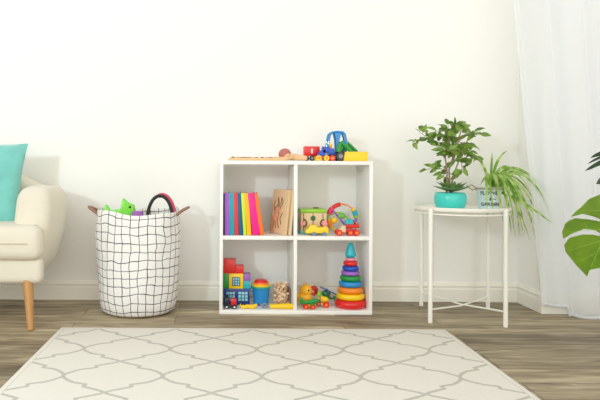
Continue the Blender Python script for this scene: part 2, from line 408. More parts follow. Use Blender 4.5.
# ------------------------------------------------------------------ basket
def grid_mat():
    m = bpy.data.materials.new('checked_canvas'); m.use_nodes = True; nt = m.node_tree; p = nt.nodes['Principled BSDF']; N = nt.nodes.new; Lk = nt.links.new
    uv = N('ShaderNodeUVMap'); uv.uv_map = 'UVMap'; nz = N('ShaderNodeTexNoise'); nz.inputs['Scale'].default_value = 2.6; nz.inputs['Detail'].default_value = 2; tc = N('ShaderNodeTexCoord'); 
    mpn = N('ShaderNodeMapping'); mpn.inputs['Scale'].default_value = (3, 3, 3); Lk(tc.outputs['Object'], mpn.inputs[0]); Lk(mpn.outputs[0], nz.inputs['Vector'])
    ma = N('ShaderNodeVectorMath'); ma.operation = 'MULTIPLY_ADD'; Lk(nz.outputs['Color'], ma.inputs[0]); ma.inputs[1].default_value = (.040, .046, 0); Lk(uv.outputs[0], ma.inputs[2])
    sp = N('ShaderNodeSeparateXYZ'); Lk(ma.outputs[0], sp.inputs[0])
    def Mt(op, a, b=None):
        n = N('ShaderNodeMath'); n.operation = op
        for i, q in ((0, a), (1, b)):
            if q is None: continue
            if isinstance(q, (int, float)): n.inputs[i].default_value = q
            else: Lk(q, n.inputs[i])
        return n.outputs[0]
    ls = []
    for k in (0, 1):
        P_ = .0415; v = Mt('ABSOLUTE', Mt('SUBTRACT', Mt('FLOORED_MODULO', Mt('ADD', sp.outputs[k], 1.0), P_), P_ / 2)); ls.append(Mt('LESS_THAN', v, .0017))
    ln = Mt('MAXIMUM', ls[0], ls[1])
    mx = N('ShaderNodeMix'); mx.data_type = 'RGBA'; Lk(ln, mx.inputs[0]); mx.inputs[6].default_value = lin((240, 238, 236)); mx.inputs[7].default_value = lin((52, 52, 64))
    Lk(mx.outputs[2], p.inputs['Base Color']); p.inputs['Roughness'].default_value = .9; p.inputs['Specular IOR Level'].default_value = .1
    n3 = N('ShaderNodeTexNoise'); n3.inputs['Scale'].default_value = 12; Lk(tc.outputs['Object'], n3.inputs['Vector'])
    bp = N('ShaderNodeBump'); bp.inputs['Strength'].default_value = .6; bp.inputs['Distance'].default_value = .012; Lk(n3.outputs['Fac'], bp.inputs['Height']); Lk(bp.outputs[0], p.inputs['Normal'])
    return m
BKX, BKY = -.573, -.255
bk = thing('laundry_basket', 'white fabric basket with black grid lines and leather handles full of toys', 'basket', (BKX, BKY, 0))
b = B(); n = 72; prof = [(.0, .004), (.10, .004), (.165, .006), (.183, .02), (.191, .06), (.197, .12), (.2, .2), (.204, .3), (.208, .4), (.205, .46), (.203, .505), (.2, .512), (.197, .505), (.199, .44), (.2, .3), (.19, .10), (.17, .02), (.0, .016)]
rings = []; uvl = b.bm.loops.layers.uv.new('UVMap')
for i, (r, z) in enumerate(prof):
    ring = []
    for k in range(n):
        a = 2 * PI * k / n
        w = 0 if r == 0 else (.004 * math.sin(3 * a + 9 * z) + .003 * math.sin(7 * a - 14 * z + 1)) * min(1, z * 5)
        tz = .010 * math.sin(2 * a + .9) * (z / .51) ** 4 + .004 * math.sin(5 * a) * (z / .51) ** 3
        ring.append(b.bm.verts.new(((r + w) * math.cos(a) * 1.02, (r + w) * math.sin(a) * .98, z + tz)))
    rings.append(ring)
cum = [0]
for (r0, z0), (r1, z1) in zip(prof, prof[1:]): cum.append(cum[-1] + math.hypot(r1 - r0, z1 - z0))
for i in range(len(prof) - 1):
    for k in range(n):
        k2 = (k + 1) % n
        f = b.bm.faces.new((rings[i][k], rings[i][k2], rings[i + 1][k2], rings[i + 1][k]))
        for lp, (kk, ii) in zip(f.loops, ((k, i), (k + 1, i), (k + 1, i + 1), (k, i + 1))): lp[uvl].uv = (kk / n * .0415 * 31, cum[ii])
bmesh.ops.remove_doubles(b.bm, verts=b.bm.verts[:], dist=1e-5)
b.build('fabric_body', grid_mat(), bk, angle=80)
ML = mat('tan_leather', (158, 118, 98), .6, var=.1)
MRIM = mat('dark_rim', (60, 58, 62), .6)
for s_ in (-1, 1):
    pts = [(s_ * .195, -.05, .492), (s_ * .222, -.04, .512), (s_ * .244, -.02, .524), (s_ * .250, .0, .527), (s_ * .244, .02, .524), (s_ * .222, .04, .512), (s_ * .195, .05, .492)]
    B().tube(pts, .012, seg=8, flat=.6).build('handle', ML, bk)
# toys inside
MBK_ = mat('eye_black', (30, 30, 30), .3); MG = mat('lime_plastic', (122, 226, 42), .35)
gt = thing('toy_dinosaur', 'bright lime green toy with pointed fins poking out of the basket', 'toy', (BKX - .055, BKY - .03, .02))
B().prism([(x, z - .02) for x, z in [(-.06, .02), (.03, .02), (.036, .4), (.038, .515), (.036, .54), (.0, .556), (-.02, .576), (-.028, .53), (-.035, .519), (-.085, .514), (-.106, .543), (-.117, .51), (-.113, .4)]], -.025, .025, .003).build('body', MG, gt)
B().sph((.018, -.026, .512), .006).build('eye', MBK_, gt)
MPK = mat('pink_fabric', (222, 72, 104), .7); MBK = mat('black_fabric', (38, 36, 42), .6); MPU = mat('purple_plastic', (158, 92, 178), .5)
bg_ = thing('toy_bag', 'toy bag with arched pink and black handle standing in the basket', 'bag', (BKX + .115, BKY - .055, .02))
soft_box((-.03, .02, .235), (.10, .08, .45), .02).build('body', MPK, bg_)
pa = [(.062 * math.cos(a), -.012, .455 + .115 * math.sin(a)) for a in [PI * k / 24 for k in range(25)]]
pb = [(x + .008, y + .020, z + .002) for x, y, z in pa]
B().tube(pa, .0085, seg=8, up=(0, 1, 0), flat=1.1).build('handle', MBK, bg_, label='black front handle')
B().tube(pb[:15], .0115, seg=8, up=(0, 1, 0), flat=1.2).build('handle', MPK, bg_, label='pink rear handle')
tag(B().box((0, 0, .247), (.055, .03, .494), .006).build('toy_block', MPU), 'purple toy just showing above the rim of the basket', 'toy').location = (BKX + .005, BKY - .08, .02)

# ------------------------------------------------------------------ side table
MTB = mat('cream_metal', (248, 246, 237), .4, var=.004)
TX, TY = 1.042, -.325
tb = thing('side_table', 'round white metal tray table with four legs and crossed bars', 'table', (TX, TY, 0))
B().lathe([(0, .528), (.215, .528), (.226, .531), (.229, .536), (.229, .5485), (.2265, .5485), (.2255, .539), (.215, .535), (0, .535)], seg=64).build('tray_top', MTB, tb, angle=40)
angs = [math.radians(a) for a in (-59.5, -144.5, 120.5, 35.5)]; LR = .246; feet = []
for a in angs:
    x, y = LR * math.cos(a), LR * math.sin(a); feet.append((x, y))
    B().cyl((x, y, 0), (x, y, .545), .0105, bev=.002).build('leg', MTB, tb)
for i, j, z in ((0, 2, .062), (1, 3, .054)):
    a, c = feet[i], feet[j]
    B().tube([(a[0], a[1], z + .01), (0, 0, z - .004), (c[0], c[1], z + .01)], .0042, seg=10).build('cross_bar', MTB, tb)
B().torus((0, 0, .516), .222, .004).build('ring_frame', MTB, tb)
ZTB = .5355

# ------------------------------------------------------------------ plants
def leafmesh(b, base, d, up, length, width, bend=.2, fold=.25, n=6, tipp=1.0):
    d = Vector(d).normalized(); up = Vector(up); up = (up - d * up.dot(d)).normalized(); side = d.cross(up)
    Lr = []; 
    for i in range(n + 1):
        t = i / n; w = width / 2 * math.sin(PI * min(1, (t * .96 + .04)) ** .8) ** .9 if i < n else 0
        c = Vector(base) + d * length * (t - .0) - up * bend * length * t * t
        if w < 1e-5: Lr.append((b.bm.verts.new(c),)); continue
        Lr.append((b.bm.verts.new(c + side * w + up * fold * w), b.bm.verts.new(c), b.bm.verts.new(c - side * w + up * fold * w)))
    for A, C in zip(Lr, Lr[1:]):
        if len(A) == 3 and len(C) == 3:
            b.bm.faces.new((A[0], A[1], C[1], C[0])); b.bm.faces.new((A[1], A[2], C[2], C[1]))
        elif len(C) == 1:
            b.bm.faces.new((A[0], A[1], C[0])); b.bm.faces.new((A[1], A[2], C[0]))
MLF = mat('ficus_leaf', (138, 172, 70), .4, rgb2=(82, 120, 42), scale=25, trans=.25)
MSU = mat('succulent_leaf', (98, 140, 74), .5, rgb2=(134, 164, 108), scale=40)
MTK = mat('ficus_bark', (166, 138, 106), .8, var=.1)
MSOIL = mat('soil', (72, 54, 40), .95, var=.2, scale=150, bump=.8)
MTEAL = mat('teal_glaze', (62, 208, 198), .3, var=.01, coat=.3)
PXc = .975; PYc = -.36; sP = F / (CD + PYc)
fp = thing('potted_ficus', 'small leafy tree and rosette succulent in a turquoise pot on the tray table', 'plant', (PXc, PYc, ZTB))
B().lathe([(0, 0), (.058, 0), (.066, .006), (.074, .025), (.077, .045), (.075, .066), (.071, .078), (.068, .080), (.065, .078), (.068, .06), (.06, .02), (0, .018)], seg=48).build('pot', MTEAL, fp, angle=50)
B().lathe([(0, .066), (.067, .066), (.0668, .060), (0, .05)], seg=32).build('soil', MSOIL, fp)
b = B(); rnd = random.Random(3)
for ring, (cnt, el, ln, wd) in enumerate(((13, .20, .080, .026), (11, .50, .074, .025), (8, .85, .05, .017), (5, 1.2, .034, .012))):
    for k in range(cnt):
        a = 2 * PI * k / cnt + ring * .4 + rnd.uniform(-.1, .1)
        d = Vector((math.cos(a) * math.cos(el), math.sin(a) * math.cos(el), math.sin(el)))
        leafmesh(b, (.004 * math.cos(a) - .002, .004 * math.sin(a) - .026, .084), d, (0, 0, 1), ln * rnd.uniform(1.05, 1.2), wd * 1.2, bend=-.12, fold=.55)
b.build('succulent', MSU, fp, angle=60, recalc=False)
def loc(px, py, y=PYc): return pt(px, py, y) - Vector((PXc, PYc, ZTB))
trunks = [[(448.5, 196), (448.5, 184), (448, 170), (446.5, 158), (448, 144), (452, 130)],
          [(451, 196), (451.5, 184), (451, 170), (454, 156), (459, 142), (463, 130)],
          [(453, 196), (454, 182), (455.5, 172), (460, 160), (467, 150), (474, 142)]]
brs = [([(446, 158), (440, 148), (433, 140), (424, 134), (417, 128)], 9), ([(433, 140), (426, 137), (419, 140), (415, 142)], 6), ([(448, 170), (440, 168), (434, 167), (427, 170)], 6),
       ([(448, 144), (443, 136), (441, 130)], 5), ([(452, 130), (456, 125), (461, 124)], 8), ([(460, 142), (466, 134), (472, 132), (477, 135)], 8), ([(463, 160), (470, 156), (474, 156), (477, 158)], 7),
       ([(446, 158), (447, 150), (444, 143), (441, 140)], 7), ([(456, 156), (462, 150), (466, 146)], 9), ([(448, 170), (446, 175), (445, 178)], 4), ([(455, 175), (451, 172), (449, 166)], 5),
       ([(454, 150), (452, 142), (449, 136)], 10), ([(457, 150), (460, 140), (458, 130)], 10), ([(463, 160), (463, 168), (462, 172)], 5), ([(456, 156), (450, 152), (446, 149)], 7), ([(460, 142), (468, 143), (472, 145)], 7)]
b = B()
for tk in trunks:
    ps = [loc(x, y) + Vector((0, .02 + .01 * math.sin(i + x), 0)) for i, (x, y) in enumerate(tk)]; b.tube(ps, [.0052, .0046, .004, .0034, .0026, .0016], seg=8)
lf = B(); rnd = random.Random(11)
brs += [([(450, 158), (447, 152), (443, 150)], 8), ([(456, 150), (465, 152), (471, 150)], 9), ([(452, 140), (445, 134), (447, 126)], 8), ([(460, 138), (466, 128), (470, 126)], 8), ([(454, 160), (458, 158), (464, 160)], 7), ([(452, 148), (456, 146), (461, 150)], 9)]
for pl, cnt in brs:
    cnt = int(cnt * (1.25 if pl[-1][0] > 438 else .9))
    oy = rnd.uniform(-.05, .07); L_ = len(pl)
    ps = [loc(x, y) + Vector((0, .02 + oy * i / (L_ - 1), 0)) for i, (x, y) in enumerate(pl)]
    b.tube(ps, [.0018 - .0010 * i / L_ for i in range(L_)], seg=6)
    for k in range(cnt):
        t = (.25 + .75 * (k + .5) / cnt) * (L_ - 1); i = min(int(t), L_ - 2); q = ps[i].lerp(ps[i + 1], t - i)
        a = rnd.uniform(0, 2 * PI)
        dirr = (ps[i + 1] - ps[i]).normalized() * .7 + Vector((math.cos(a), math.sin(a) * .8, rnd.uniform(-.75, .45)))
        st = q + dirr.normalized() * .010
        b.tube([q, st], .0008, seg=4)
        leafmesh(lf, st, dirr, (rnd.uniform(-.6, .6), rnd.uniform(-1.5, -.4), .55), rnd.uniform(.040, .056), rnd.uniform(.021, .028), bend=rnd.uniform(.1, .4), fold=.3)
b.build('trunk', MTK, fp)
lf.build('foliage', MLF, fp, angle=60, recalc=False)

# tin planter with spider plant
MTIN = mat('pale_blue_tin', (222, 234, 238), .45, var=.02)
MTXT = mat('black_print', (48, 50, 54), .7)
MTWN = mat('jute', (190, 164, 120), .9, var=.15, scale=200)
MSP = mat('spider_leaf', (116, 164, 48), .45, rgb2=(186, 212, 124), scale=22, trans=.3)
SXc, SYc = 1.172, -.345; sS = F / (CD + SYc)
spn = thing('potted_spider_plant', 'spider plant with long drooping leaves in a pale lettered tin on the tray table', 'plant', (SXc, SYc, ZTB))
TB, TT, THt = .050, .060, .106
B().lathe([(0, .001), (TB - .002, .0), (TB, .003), (TT, THt - .003), (TT + .002, THt - .001), (TT + .001, THt + .001), (TT - .002, THt - .002), (TB - .002, .01), (0, .008)], seg=48).build('tin_pot', MTIN, spn, angle=40)
B().lathe([(0, .094), (TT - .003, .094), (TT - .004, .088), (0, .085)], seg=32).build('soil', MSOIL, spn)
def text_geo(s_, size, zc, name, parent, r_of_z, m, rad_off=.0006, thick=.0006):
    cu = bpy.data.curves.new('tmp', 'FONT'); cu.body = s_; cu.size = size; cu.align_x = 'CENTER'; cu.align_y = 'CENTER'; cu.extrude = thick; cu.resolution_u = 2; cu.offset = .0004
    to = bpy.data.objects.new('tmp', cu); COL.objects.link(to); bpy.context.view_layer.update()
    me = bpy.data.meshes.new_from_object(to.evaluated_get(bpy.context.evaluated_depsgraph_get())); bpy.data.objects.remove(to)
    for v in me.vertices:
        x, zz, dz = v.co.x, v.co.y + zc, v.co.z; R = r_of_z(zz) + rad_off + dz; a = x / r_of_z(zz) - PI / 2 - .28
        v.co = (R * math.cos(a), R * math.sin(a), zz)
    me.materials.append(m); o = bpy.data.objects.new(name, me); COL.objects.link(o); o.parent = parent; return o
rz_ = lambda z: TB + (TT - TB) * z / THt
text_geo('FLOWER', .025, .078, 'lettering', spn, rz_, MTXT)
text_geo('~ & ~', .022, .050, 'lettering', spn, rz_, MTXT)
text_geo('GARDEN', .023, .024, 'lettering', spn, rz_, MTXT)
b = B(); b.torus((0, 0, THt - .006), TT + .002, .003)
b.tube([(-TT, 0, THt - .006), (-TT - .03, -.01, THt + .012), (-TT - .055, -.01, THt + .008), (-TT - .03, -.015, THt - .012), (-TT, -.005, THt - .008)], .003, seg=6)
b.build('twine', MTWN, spn)
def sl(px, py, dy=0): return pt(px, py, SYc + dy) - Vector((SXc, SYc, ZTB))
leaves = [((496, 184), (508, 150), (525, 230), -.03, 1.1), ((495, 184), (512, 158), (520, 238), .03, .9), ((496, 184), (522, 156), (552, 214), .0, .9), ((493, 185), (486, 168), (494, 216), -.06, 1.0), ((495, 184), (505, 158), (514, 226), -.05, 1.2), ((493, 185), (484, 165), (470, 153), 0, 1), ((494, 184), (494, 165), (507, 151), .01, 1), ((493, 184), (492, 165), (492, 153), .02, .8),
          ((495, 184), (500, 152), (530, 190), (.0), 1), ((496, 184), (510, 148), (556, 206), .02, 1.1), ((496, 183), (520, 150), (554, 222), .04, .9),
          ((494, 185), (498, 150), (512, 236), -.02, 1.3), ((495, 185), (505, 152), (524, 237), -.03, 1.5), ((496, 185), (514, 158), (536, 240), -.01, 1.1),
          ((493, 185), (484, 160), (487, 212), -.05, 1.3), ((494, 185), (492, 155), (503, 222), -.05, 1.4), ((496, 186), (512, 176), (534, 224), .03, .8),
          ((496, 187), (510, 184), (542, 226), .04, .7), ((495, 186), (508, 168), (518, 214), .0, 1.2), ((494, 186), (502, 170), (516, 240), .05, .8),
          ((497, 186), (520, 205), (555, 226), -.05, 1.1), ((494, 184), (504, 160), (528, 216), -.05, 1.0), ((496, 184), (512, 160), (541, 214), .06, .8),
          ((494, 186), (488, 175), (480, 186), -.03, .9), ((495, 186), (500, 163), (508, 205), -.06, 1.4), ((497, 187), (506, 178), (530, 240), .06, .7), ((496, 186), (518, 162), (545, 236), .03, .8)]
lf = B()
for p0, p1, p2, dy, wd in leaves:
    a = sl(p0[0] - 1, 192, 0); a.z = .094; a.x = a.x * .4; a.y = dy * .3; c1 = sl(p1[0], p1[1] - 8, dy * .8); c2 = sl(p2[0], p2[1], dy * 2)
    prev = None; n = 14
    for i in range(n + 1):
        t = i / n; q = a * (1 - t) ** 2 + 2 * c1 * t * (1 - t) + c2 * t * t; dd = (2 * (1 - t) * (c1 - a) + 2 * t * (c2 - c1)).normalized()
        side = dd.cross(Vector((.15, -1, .25))).normalized(); nr = side.cross(dd)
        w = .0078 * wd * (math.sin(PI * min(1, t * .92 + .08)) ** .5 * (1 - t ** 3 * .6)) * (0 if i == n else 1) + .0003
        cur = (lf.bm.verts.new(q + side * w + nr * w * .35), lf.bm.verts.new(q), lf.bm.verts.new(q - side * w + nr * w * .35))
        if prev: lf.bm.faces.new((prev[0], prev[1], cur[1], cur[0])); lf.bm.faces.new((prev[1], prev[2], cur[2], cur[1]))
        prev = cur
lf.build('leaves', MSP, spn, angle=60, recalc=False)

# monstera
MMO = mat('monstera_leaf', (132, 174, 34), .35, rgb2=(116, 160, 30), scale=9, trans=.2)
MMD = mat('monstera_dark_leaf', (44, 78, 44), .4, var=.1)
MPOT = mat('white_ceramic', (232, 230, 224), .35)
mo = thing('potted_monstera', 'large monstera plant with split leaves reaching in front of the sheer curtain', 'plant', (1.72, -1.0, 0))
ML_ = lambda v: v - Vector((1.72, -1.0, 0))
B().lathe([(0, 0), (.10, 0), (.115, .01), (.14, .22), (.142, .24), (.13, .24), (.12, .2), (0, .2)], seg=40).build('pot', MPOT, mo)
B().lathe([(0, .205), (.122, .205), (.12, .19), (0, .19)], seg=32).build('soil', MSOIL, mo)
def leaf_poly(name, outline_px, y0, fold_axis, fold, m, sag=0.0):
    ps = [pt(x, y, y0) for x, y in outline_px]; v2 = [Vector((p.x, p.z)) for p in ps]; n = len(v2)
    xs = [v.x for v in v2]; zs = [v.y for v in v2]; ext = []
    st = .012; x = min(xs)
    while x < max(xs):
        z = min(zs)
        while z < max(zs): ext.append(Vector((x + .001, z + .0013))); z += st
        x += st
    a2, b2 = [Vector((q.x, q.z)) for q in (pt(*fold_axis[0], y0), pt(*fold_axis[1], y0))]
    for k in range(1, 30): ext.append(a2.lerp(b2, k / 30))
    vs, es, fs, _, _, _ = delaunay_2d_cdt(v2 + ext, [], [list(range(n))], 1, 1e-6)
    d = (b2 - a2).normalized(); nn = Vector((-d.y, d.x)); b = B(); V_ = []
    for v in vs:
        o = (v - a2).dot(nn); t = (v - a2).dot(d)
        rib = .0014 * math.cos((t - abs(o) * .7) * 2 * PI / .034)
        yy = y0 - fold[0 if o < 0 else 1] * abs(o) + sag * t * t + rib - .8 * o * o; kk = (CD + yy) / (CD + y0)
        V_.append(b.bm.verts.new(ML_(Vector((CX + (v.x - CX) * kk, yy, CH + (v.y - CH) * kk)))))
    for f in fs:
        try: b.bm.faces.new([V_[i] for i in f])
        except ValueError: pass
    used = [v for v in b.bm.verts if not v.link_faces]
    for v in used: b.bm.verts.remove(v)
    bmesh.ops.recalc_face_normals(b.bm, faces=b.bm.faces[:])
    bmesh.ops.solidify(b.bm, geom=b.bm.faces[:], thickness=.0008)
    return b.build(name, m, mo, angle=70)
outl = [(624, 190), (611, 191), (600, 194.4), (589, 199), (580, 208), (575, 212), (570.5, 217), (582.5, 214), (592, 216), (603, 220), (603, 222), (590, 219.5), (575, 218), (568, 221), (565, 224), (562, 232), (563, 239), (571, 234), (584, 229), (594, 230), (600, 233), (600, 236), (592, 234.5), (582, 234.5), (569, 238), (564, 245), (565.6, 252), (575, 264), (587, 276.5),
        (589.5, 270), (600, 268), (614, 268), (624, 263), (618, 256), (608, 250), (612, 248), (626, 256), (637, 252), (642, 243), (630, 238), (617, 236), (620, 233), (640, 236), (648, 228), (645, 214), (632, 215), (622, 218), (624, 214), (640, 208), (643, 198), (634, 191)]
leaf_poly('leaf', outl, -.86, ((622, 195), (587.5, 276)), (.5, -.35), MMO)
def leaf_veins(y0, segs_, axis, fold):
    a2, b2 = [Vector((q.x, q.z)) for q in (pt(*axis[0], y0), pt(*axis[1], y0))]; d = (b2 - a2).normalized(); nn = Vector((-d.y, d.x)); b = B()
    for (p0, p1, r_) in segs_:
        A, C_ = [Vector((q.x, q.z)) for q in (pt(*p0, y0), pt(*p1, y0))]; ps = []
        for k in range(9):
            v = A.lerp(C_, k / 8); o = (v - a2).dot(nn); yy = y0 - fold[0 if o < 0 else 1] * abs(o) - .8 * o * o - .0012; kk = (CD + yy) / (CD + y0)
            ps.append(ML_(Vector((CX + (v.x - CX) * kk, yy, CH + (v.y - CH) * kk))))
        b.tube(ps, [r_ * (1 - .07 * k) for k in range(9)], seg=6)
    return b.build('veins', mat('leaf_vein', (160, 196, 84), .5), mo)
leaf_veins(-.86, [((622, 195), (588, 274), .0022), ((615, 211), (577, 210), .0012), ((611, 221), (595, 219), .001), ((608, 229), (568, 232), .0012), ((603, 240), (568, 251), .0012), ((597, 253), (577, 262), .001), ((603, 240), (612, 262), .001), ((609, 226), (632, 248), .001)], ((622, 195), (587.5, 276)), (.5, -.35))
def lobe(px0, py0, px1, py1, w):
    a = Vector((px0, py0)); c = Vector((px1, py1)); d = (c - a); n = Vector((-d.y, d.x)).normalized(); pts = []
    for k in range(9): t = k / 8; pts.append(tuple(a + d * t + n * w * math.sin(PI * (.15 + .85 * t)) ** .7 + Vector((0, -2 * math.sin(PI * t)))))
    for k in range(9): t = 1 - k / 8; pts.append(tuple(a + d * t - n * w * math.sin(PI * (.15 + .85 * t)) ** .7 + Vector((0, -2 * math.sin(PI * t)))))
    return pts
for p, w in (((614, 152, 590, 158), 2.2), ((620, 152, 587, 164), 1.6), ((622, 156, 584.5, 171), 2.6), ((618, 176, 596, 184), 5)):
    leaf_poly('leaflet', lobe(*p, w), -.90, ((625, 150), (600, 172)), (.2, .2), MMD)
MST = mat('monstera_stem', (96, 130, 52), .5)
for tgt in ((pt(622, 195, -.865)), pt(622, 156, -.90), pt(625, 180, -.90)):
    t_ = ML_(tgt); b = B(); c1 = Vector((0, 0, t_.z * .9)); pts = []
    for i in range(15):
        t = i / 14; pts.append(Vector((0, 0, .2)) * (1 - t) ** 2 + 2 * c1 * t * (1 - t) + t_ * t * t)
    b.tube(pts, [.006 - .003 * i / 14 for i in range(15)], seg=8); b.build('stem', MST, mo)

# ------------------------------------------------------------------ books
BC = [('navy', 'dark navy', (30, 24, 62)), ('purple', 'violet', (160, 92, 200)), ('teal', 'teal', (22, 160, 172)), ('red', 'coral red', (226, 50, 66)), ('petrol', 'petrol blue', (8, 92, 134)),
      ('lime', 'lime green', (206, 238, 60)), ('yellow', 'golden yellow', (250, 190, 8)), ('magenta', 'magenta', (240, 18, 140)), ('orange', 'orange', (250, 118, 32))]
bx = [(222.6, 224.3, 0), (224.5, 229.3, .4), (229.5, 234.2, .9), (234.5, 238.4, 1.5), (238.7, 243.0, 2.3), (243.4, 246.2, 3.0), (246.7, 251.4, 3.8), (252.4, 259.8, 5.6), (260.2, 264.2, 6.9)]
MPAGE = mat('paper_pages', (238, 232, 216), .9)
wh = ['standing first at the left end of the row', 'second from the left end of the row', 'between the violet and coral red books', 'between the teal and petrol blue books', 'between the coral red and lime green books', 'thin one in the middle of the row', 'beside the thick magenta book', 'thickest of the row, beside the orange book', 'leaning at the right end of the row']
cur = SX0 + TW + .0006
BH = .213
for (nm, cn, rgb), (x0, x1, ln), w_ in zip(BC, bx, wh):
    th = (x1 - x0) / 200; lean = math.atan(ln / 43); X = max(cur, (x0 + .8 - 252) / 199.5)
    cur = X + th / math.cos(lean) + .0002
    bo = thing('book', f'{cn} book, {w_}', 'book', (X, -.205, ZU + .0004), 0, 'colourful books in the upper left compartment')
    bo.rotation_euler = (0, -lean, 0)
    mm = mat('cover_' + nm, rgb, .45, var=.02); hh = BH + (.0 if nm != 'navy' else -.004)
    zb = 0
    b = B(); b.box((th / 2, -.079, hh / 2 + zb), (th, .003, hh), .0012)
    b.box((.0009, 0, hh / 2), (.0018, .16, hh), .0004); b.box((th - .0009, 0, hh / 2), (.0018, .16, hh), .0004)
    b.build('cover', mm, bo)
    B().box((th / 2, .001, hh / 2), (max(.002, th - .0042), .152, hh - .006)).build('pages', MPAGE, bo, smooth=False)

# two wooden picture boards
MWD = mat('pale_wood', (232, 204, 162), .6, var=.04, scale=20)
MBR = mat('burnt_drawing', (126, 82, 50), .7)
MSAL = mat('salmon_paint', (226, 170, 136), .7)
def picture_board(px, lean, rz, w, label, deco):
    t = thing('wooden_board', label, 'board', (px, -.215, ZU + .001), rz, 'wooden picture boards in the upper left compartment')
    t.rotation_euler = (0, lean, rz)
    B().box((0, 0, .115), (.014, w, .23), .002).build('panel', MWD, t)
    if deco:
        b = B(); r = random.Random(5)
        def q(u, v): return (-.0078, u * w, v)
        for path in ([(.30, .03), (.22, .09), (.28, .13), (.1, .15), (.12, .19), (.02, .15), (-.08, .13)], [(.35, .07), (.2, .06), (.1, .03)], [(.1, .15), (.0, .10), (.05, .06), (-.1, .03)], [(-.05, .15), (-.1, .19), (-.18, .17), (-.12, .14)], [(-.2, .05), (-.1, .08), (-.22, .11)], [(.3, .12), (.36, .15), (.28, .17)]):
            b.tube([q(*p) for p in path], .0022, seg=6)
        b.build('drawing', MBR, t)
        b = B(); b.sph(q(.05, .125), .02, (.1, 1, 1)); b.sph(q(.2, .08), .024, (.1, 1, 1)); b.build('painted_patch', MSAL, t)
    return t
picture_board(.141, math.radians(7), math.radians(27), .15, 'pale wooden board with brown animal drawing leaning in front of the plain one', True)
picture_board(.186, math.radians(5), math.radians(6), .16, 'plain pale wooden board leaning against the shelf divider behind the drawn one', False)

# ------------------------------------------------------------------ toys, measured in millimetre-like local units
def toy(name, label, cat, px, y, z, py, group=None, rz=0):
    """returns thing + a function (px,py)->(x,z) local"""
    s = F / (CD + y); x = CX + (px - VX + ROLL * (py - VY)) / s
    t = thing(name, label, cat, (x, y, z), rz, group)
    return t, (lambda a, b_: ((a - px) / s, (py - b_) / s)), s
PL = lambda n, c, r=.3: mat(n, c, r, var=.01, coat=.2)
RED, BLUE, YEL, GRN, BLK, TEA, ORA, NAV, PUR, PNK, GRY, WHT, LIM = [PL(n, c) for n, c in (('red_plastic', (224, 32, 30)), ('blue_plastic', (20, 78, 190)), ('yellow_plastic', (252, 208, 14)), ('green_plastic', (24, 150, 56)), ('black_plastic', (34, 34, 38)), ('teal_plastic', (30, 182, 200)), ('orange_plastic', (250, 140, 30)), ('navy_plastic', (18, 56, 140)), ('violet_plastic', (156, 98, 196)), ('pink_plastic', (246, 150, 170)), ('grey_plastic', (130, 138, 150)), ('white_plastic', (238, 238, 234)), ('lime_paint', (146, 204, 40)))]
SKY = PL('sky_blue_plastic', (34, 140, 208)); DGR = PL('dark_green_plastic', (16, 96, 50))
def wheel(t, x, z, r, w, y, m, hub=None, name='wheel'):
    o = B().cyl((x, y - w / 2, z), (x, y + w / 2, z), r, bev=r * .15).build(name, m, t)
    if hub: B().cyl((x, y - w / 2 - .001, z), (x, y - w / 2 + .001, z), r * .45).build('hub', hub, o)
    return o

# --- on top of the shelf
t, q, s = toy('puzzle_board', 'flat wooden peg puzzle lying on the left of the shelf top', 'puzzle', 257, -.22, ZT, 161)
B().box((0, 0, .007), (.292, .19, .014), .002).build('board', mat('puzzle_wood', (238, 200, 148), .55, var=.03), t)
r = random.Random(4); cols = [BLK, ORA, MBR, GRY, MSAL, BLK, MBR, PNK, MBR, BLK, MSAL]
for i in range(11):
    x = -.125 + i * .0245
    B().cyl((x, -.06 + .03 * (i % 3), .014), (x, -.06 + .03 * (i % 3), .019), .009, bev=.001).build('peg_piece', cols[i], t)
for i in range(9):
    x = -.12 + i * .03
    B().cyl((x, .03 + .02 * (i % 2), .014), (x, .03 + .02 * (i % 2), .020), .008, bev=.001).build('peg_piece', cols[(i * 3) % 11], t)
MDW = mat('doll_wood', (236, 194, 148), .5, var=.03); MHR = mat('mauve_wool', (196, 120, 112), .9, bump=.4)
t, q, s = toy('wooden_doll', 'wooden doll with dusky pink cap lying beside the peg puzzle', 'doll', 290, -.25, ZT, 161)
b = B(); b.cyl((-.005, 0, .022), (.088, -.005, .014), .019, .012, bev=.005); b.build('body', MDW, t)
B().sph((-.018, 0, .024), .024, (1, 1, .95)).build('head', MDW, t)
B().sph((-.026, .006, .034), .031, (1.05, .9, .98)).build('cap', MHR, t)
for dx, dz in ((.0, .012), (-.028, .012)): B().tube([(dx + .012, -.02, dz + .01), (dx - .01, -.038, dz), (dx - .05, -.04, .009)], [.009, .008, .009], seg=10).build('arm', MDW, t)
t, q, s = toy('toy_wagon', 'red toy wagon with black wheels on the shelf top behind the blue engine', 'toy wagon', 311, -.20, ZT, 161)
b = B()
for xa, xb in ((303.5, 319),):
    x0, z0 = q(xa, 155); x1, z1 = q(xb, 146.3); b.box(((x0 + x1) / 2, 0, (z0 + z1) / 2), (x1 - x0, .05, z1 - z0), .003)
b.box((0, 0, q(0, 155)[1]), (.074, .044, .012), .002); b.build('body', RED, t)
B().box((q(311.2, 0)[0], -.0255, q(0, 151)[1]), (.008, .003, .024), .001).build('white_stripe', WHT, t)
for x in (307, 311.5):
    for y in ((-.024,) if x > 308 else (.024,)): wheel(t, q(x, 0)[0], .0145, .0145, .012, y, BLK, GRY)
t, q, s = toy('toy_train_engine', 'small blue and red toy engine with yellow wheels on the shelf top', 'toy train', 324.5, -.262, ZT, 161)
B().box((0, 0, .019), (.088, .036, .014), .003).build('chassis', RED, t)
b = B(); b.prism([q(316.5, 156), q(325, 156), q(325, 149.5), q(322, 149.5), q(319, 151.5)], -.018, .018, .001)
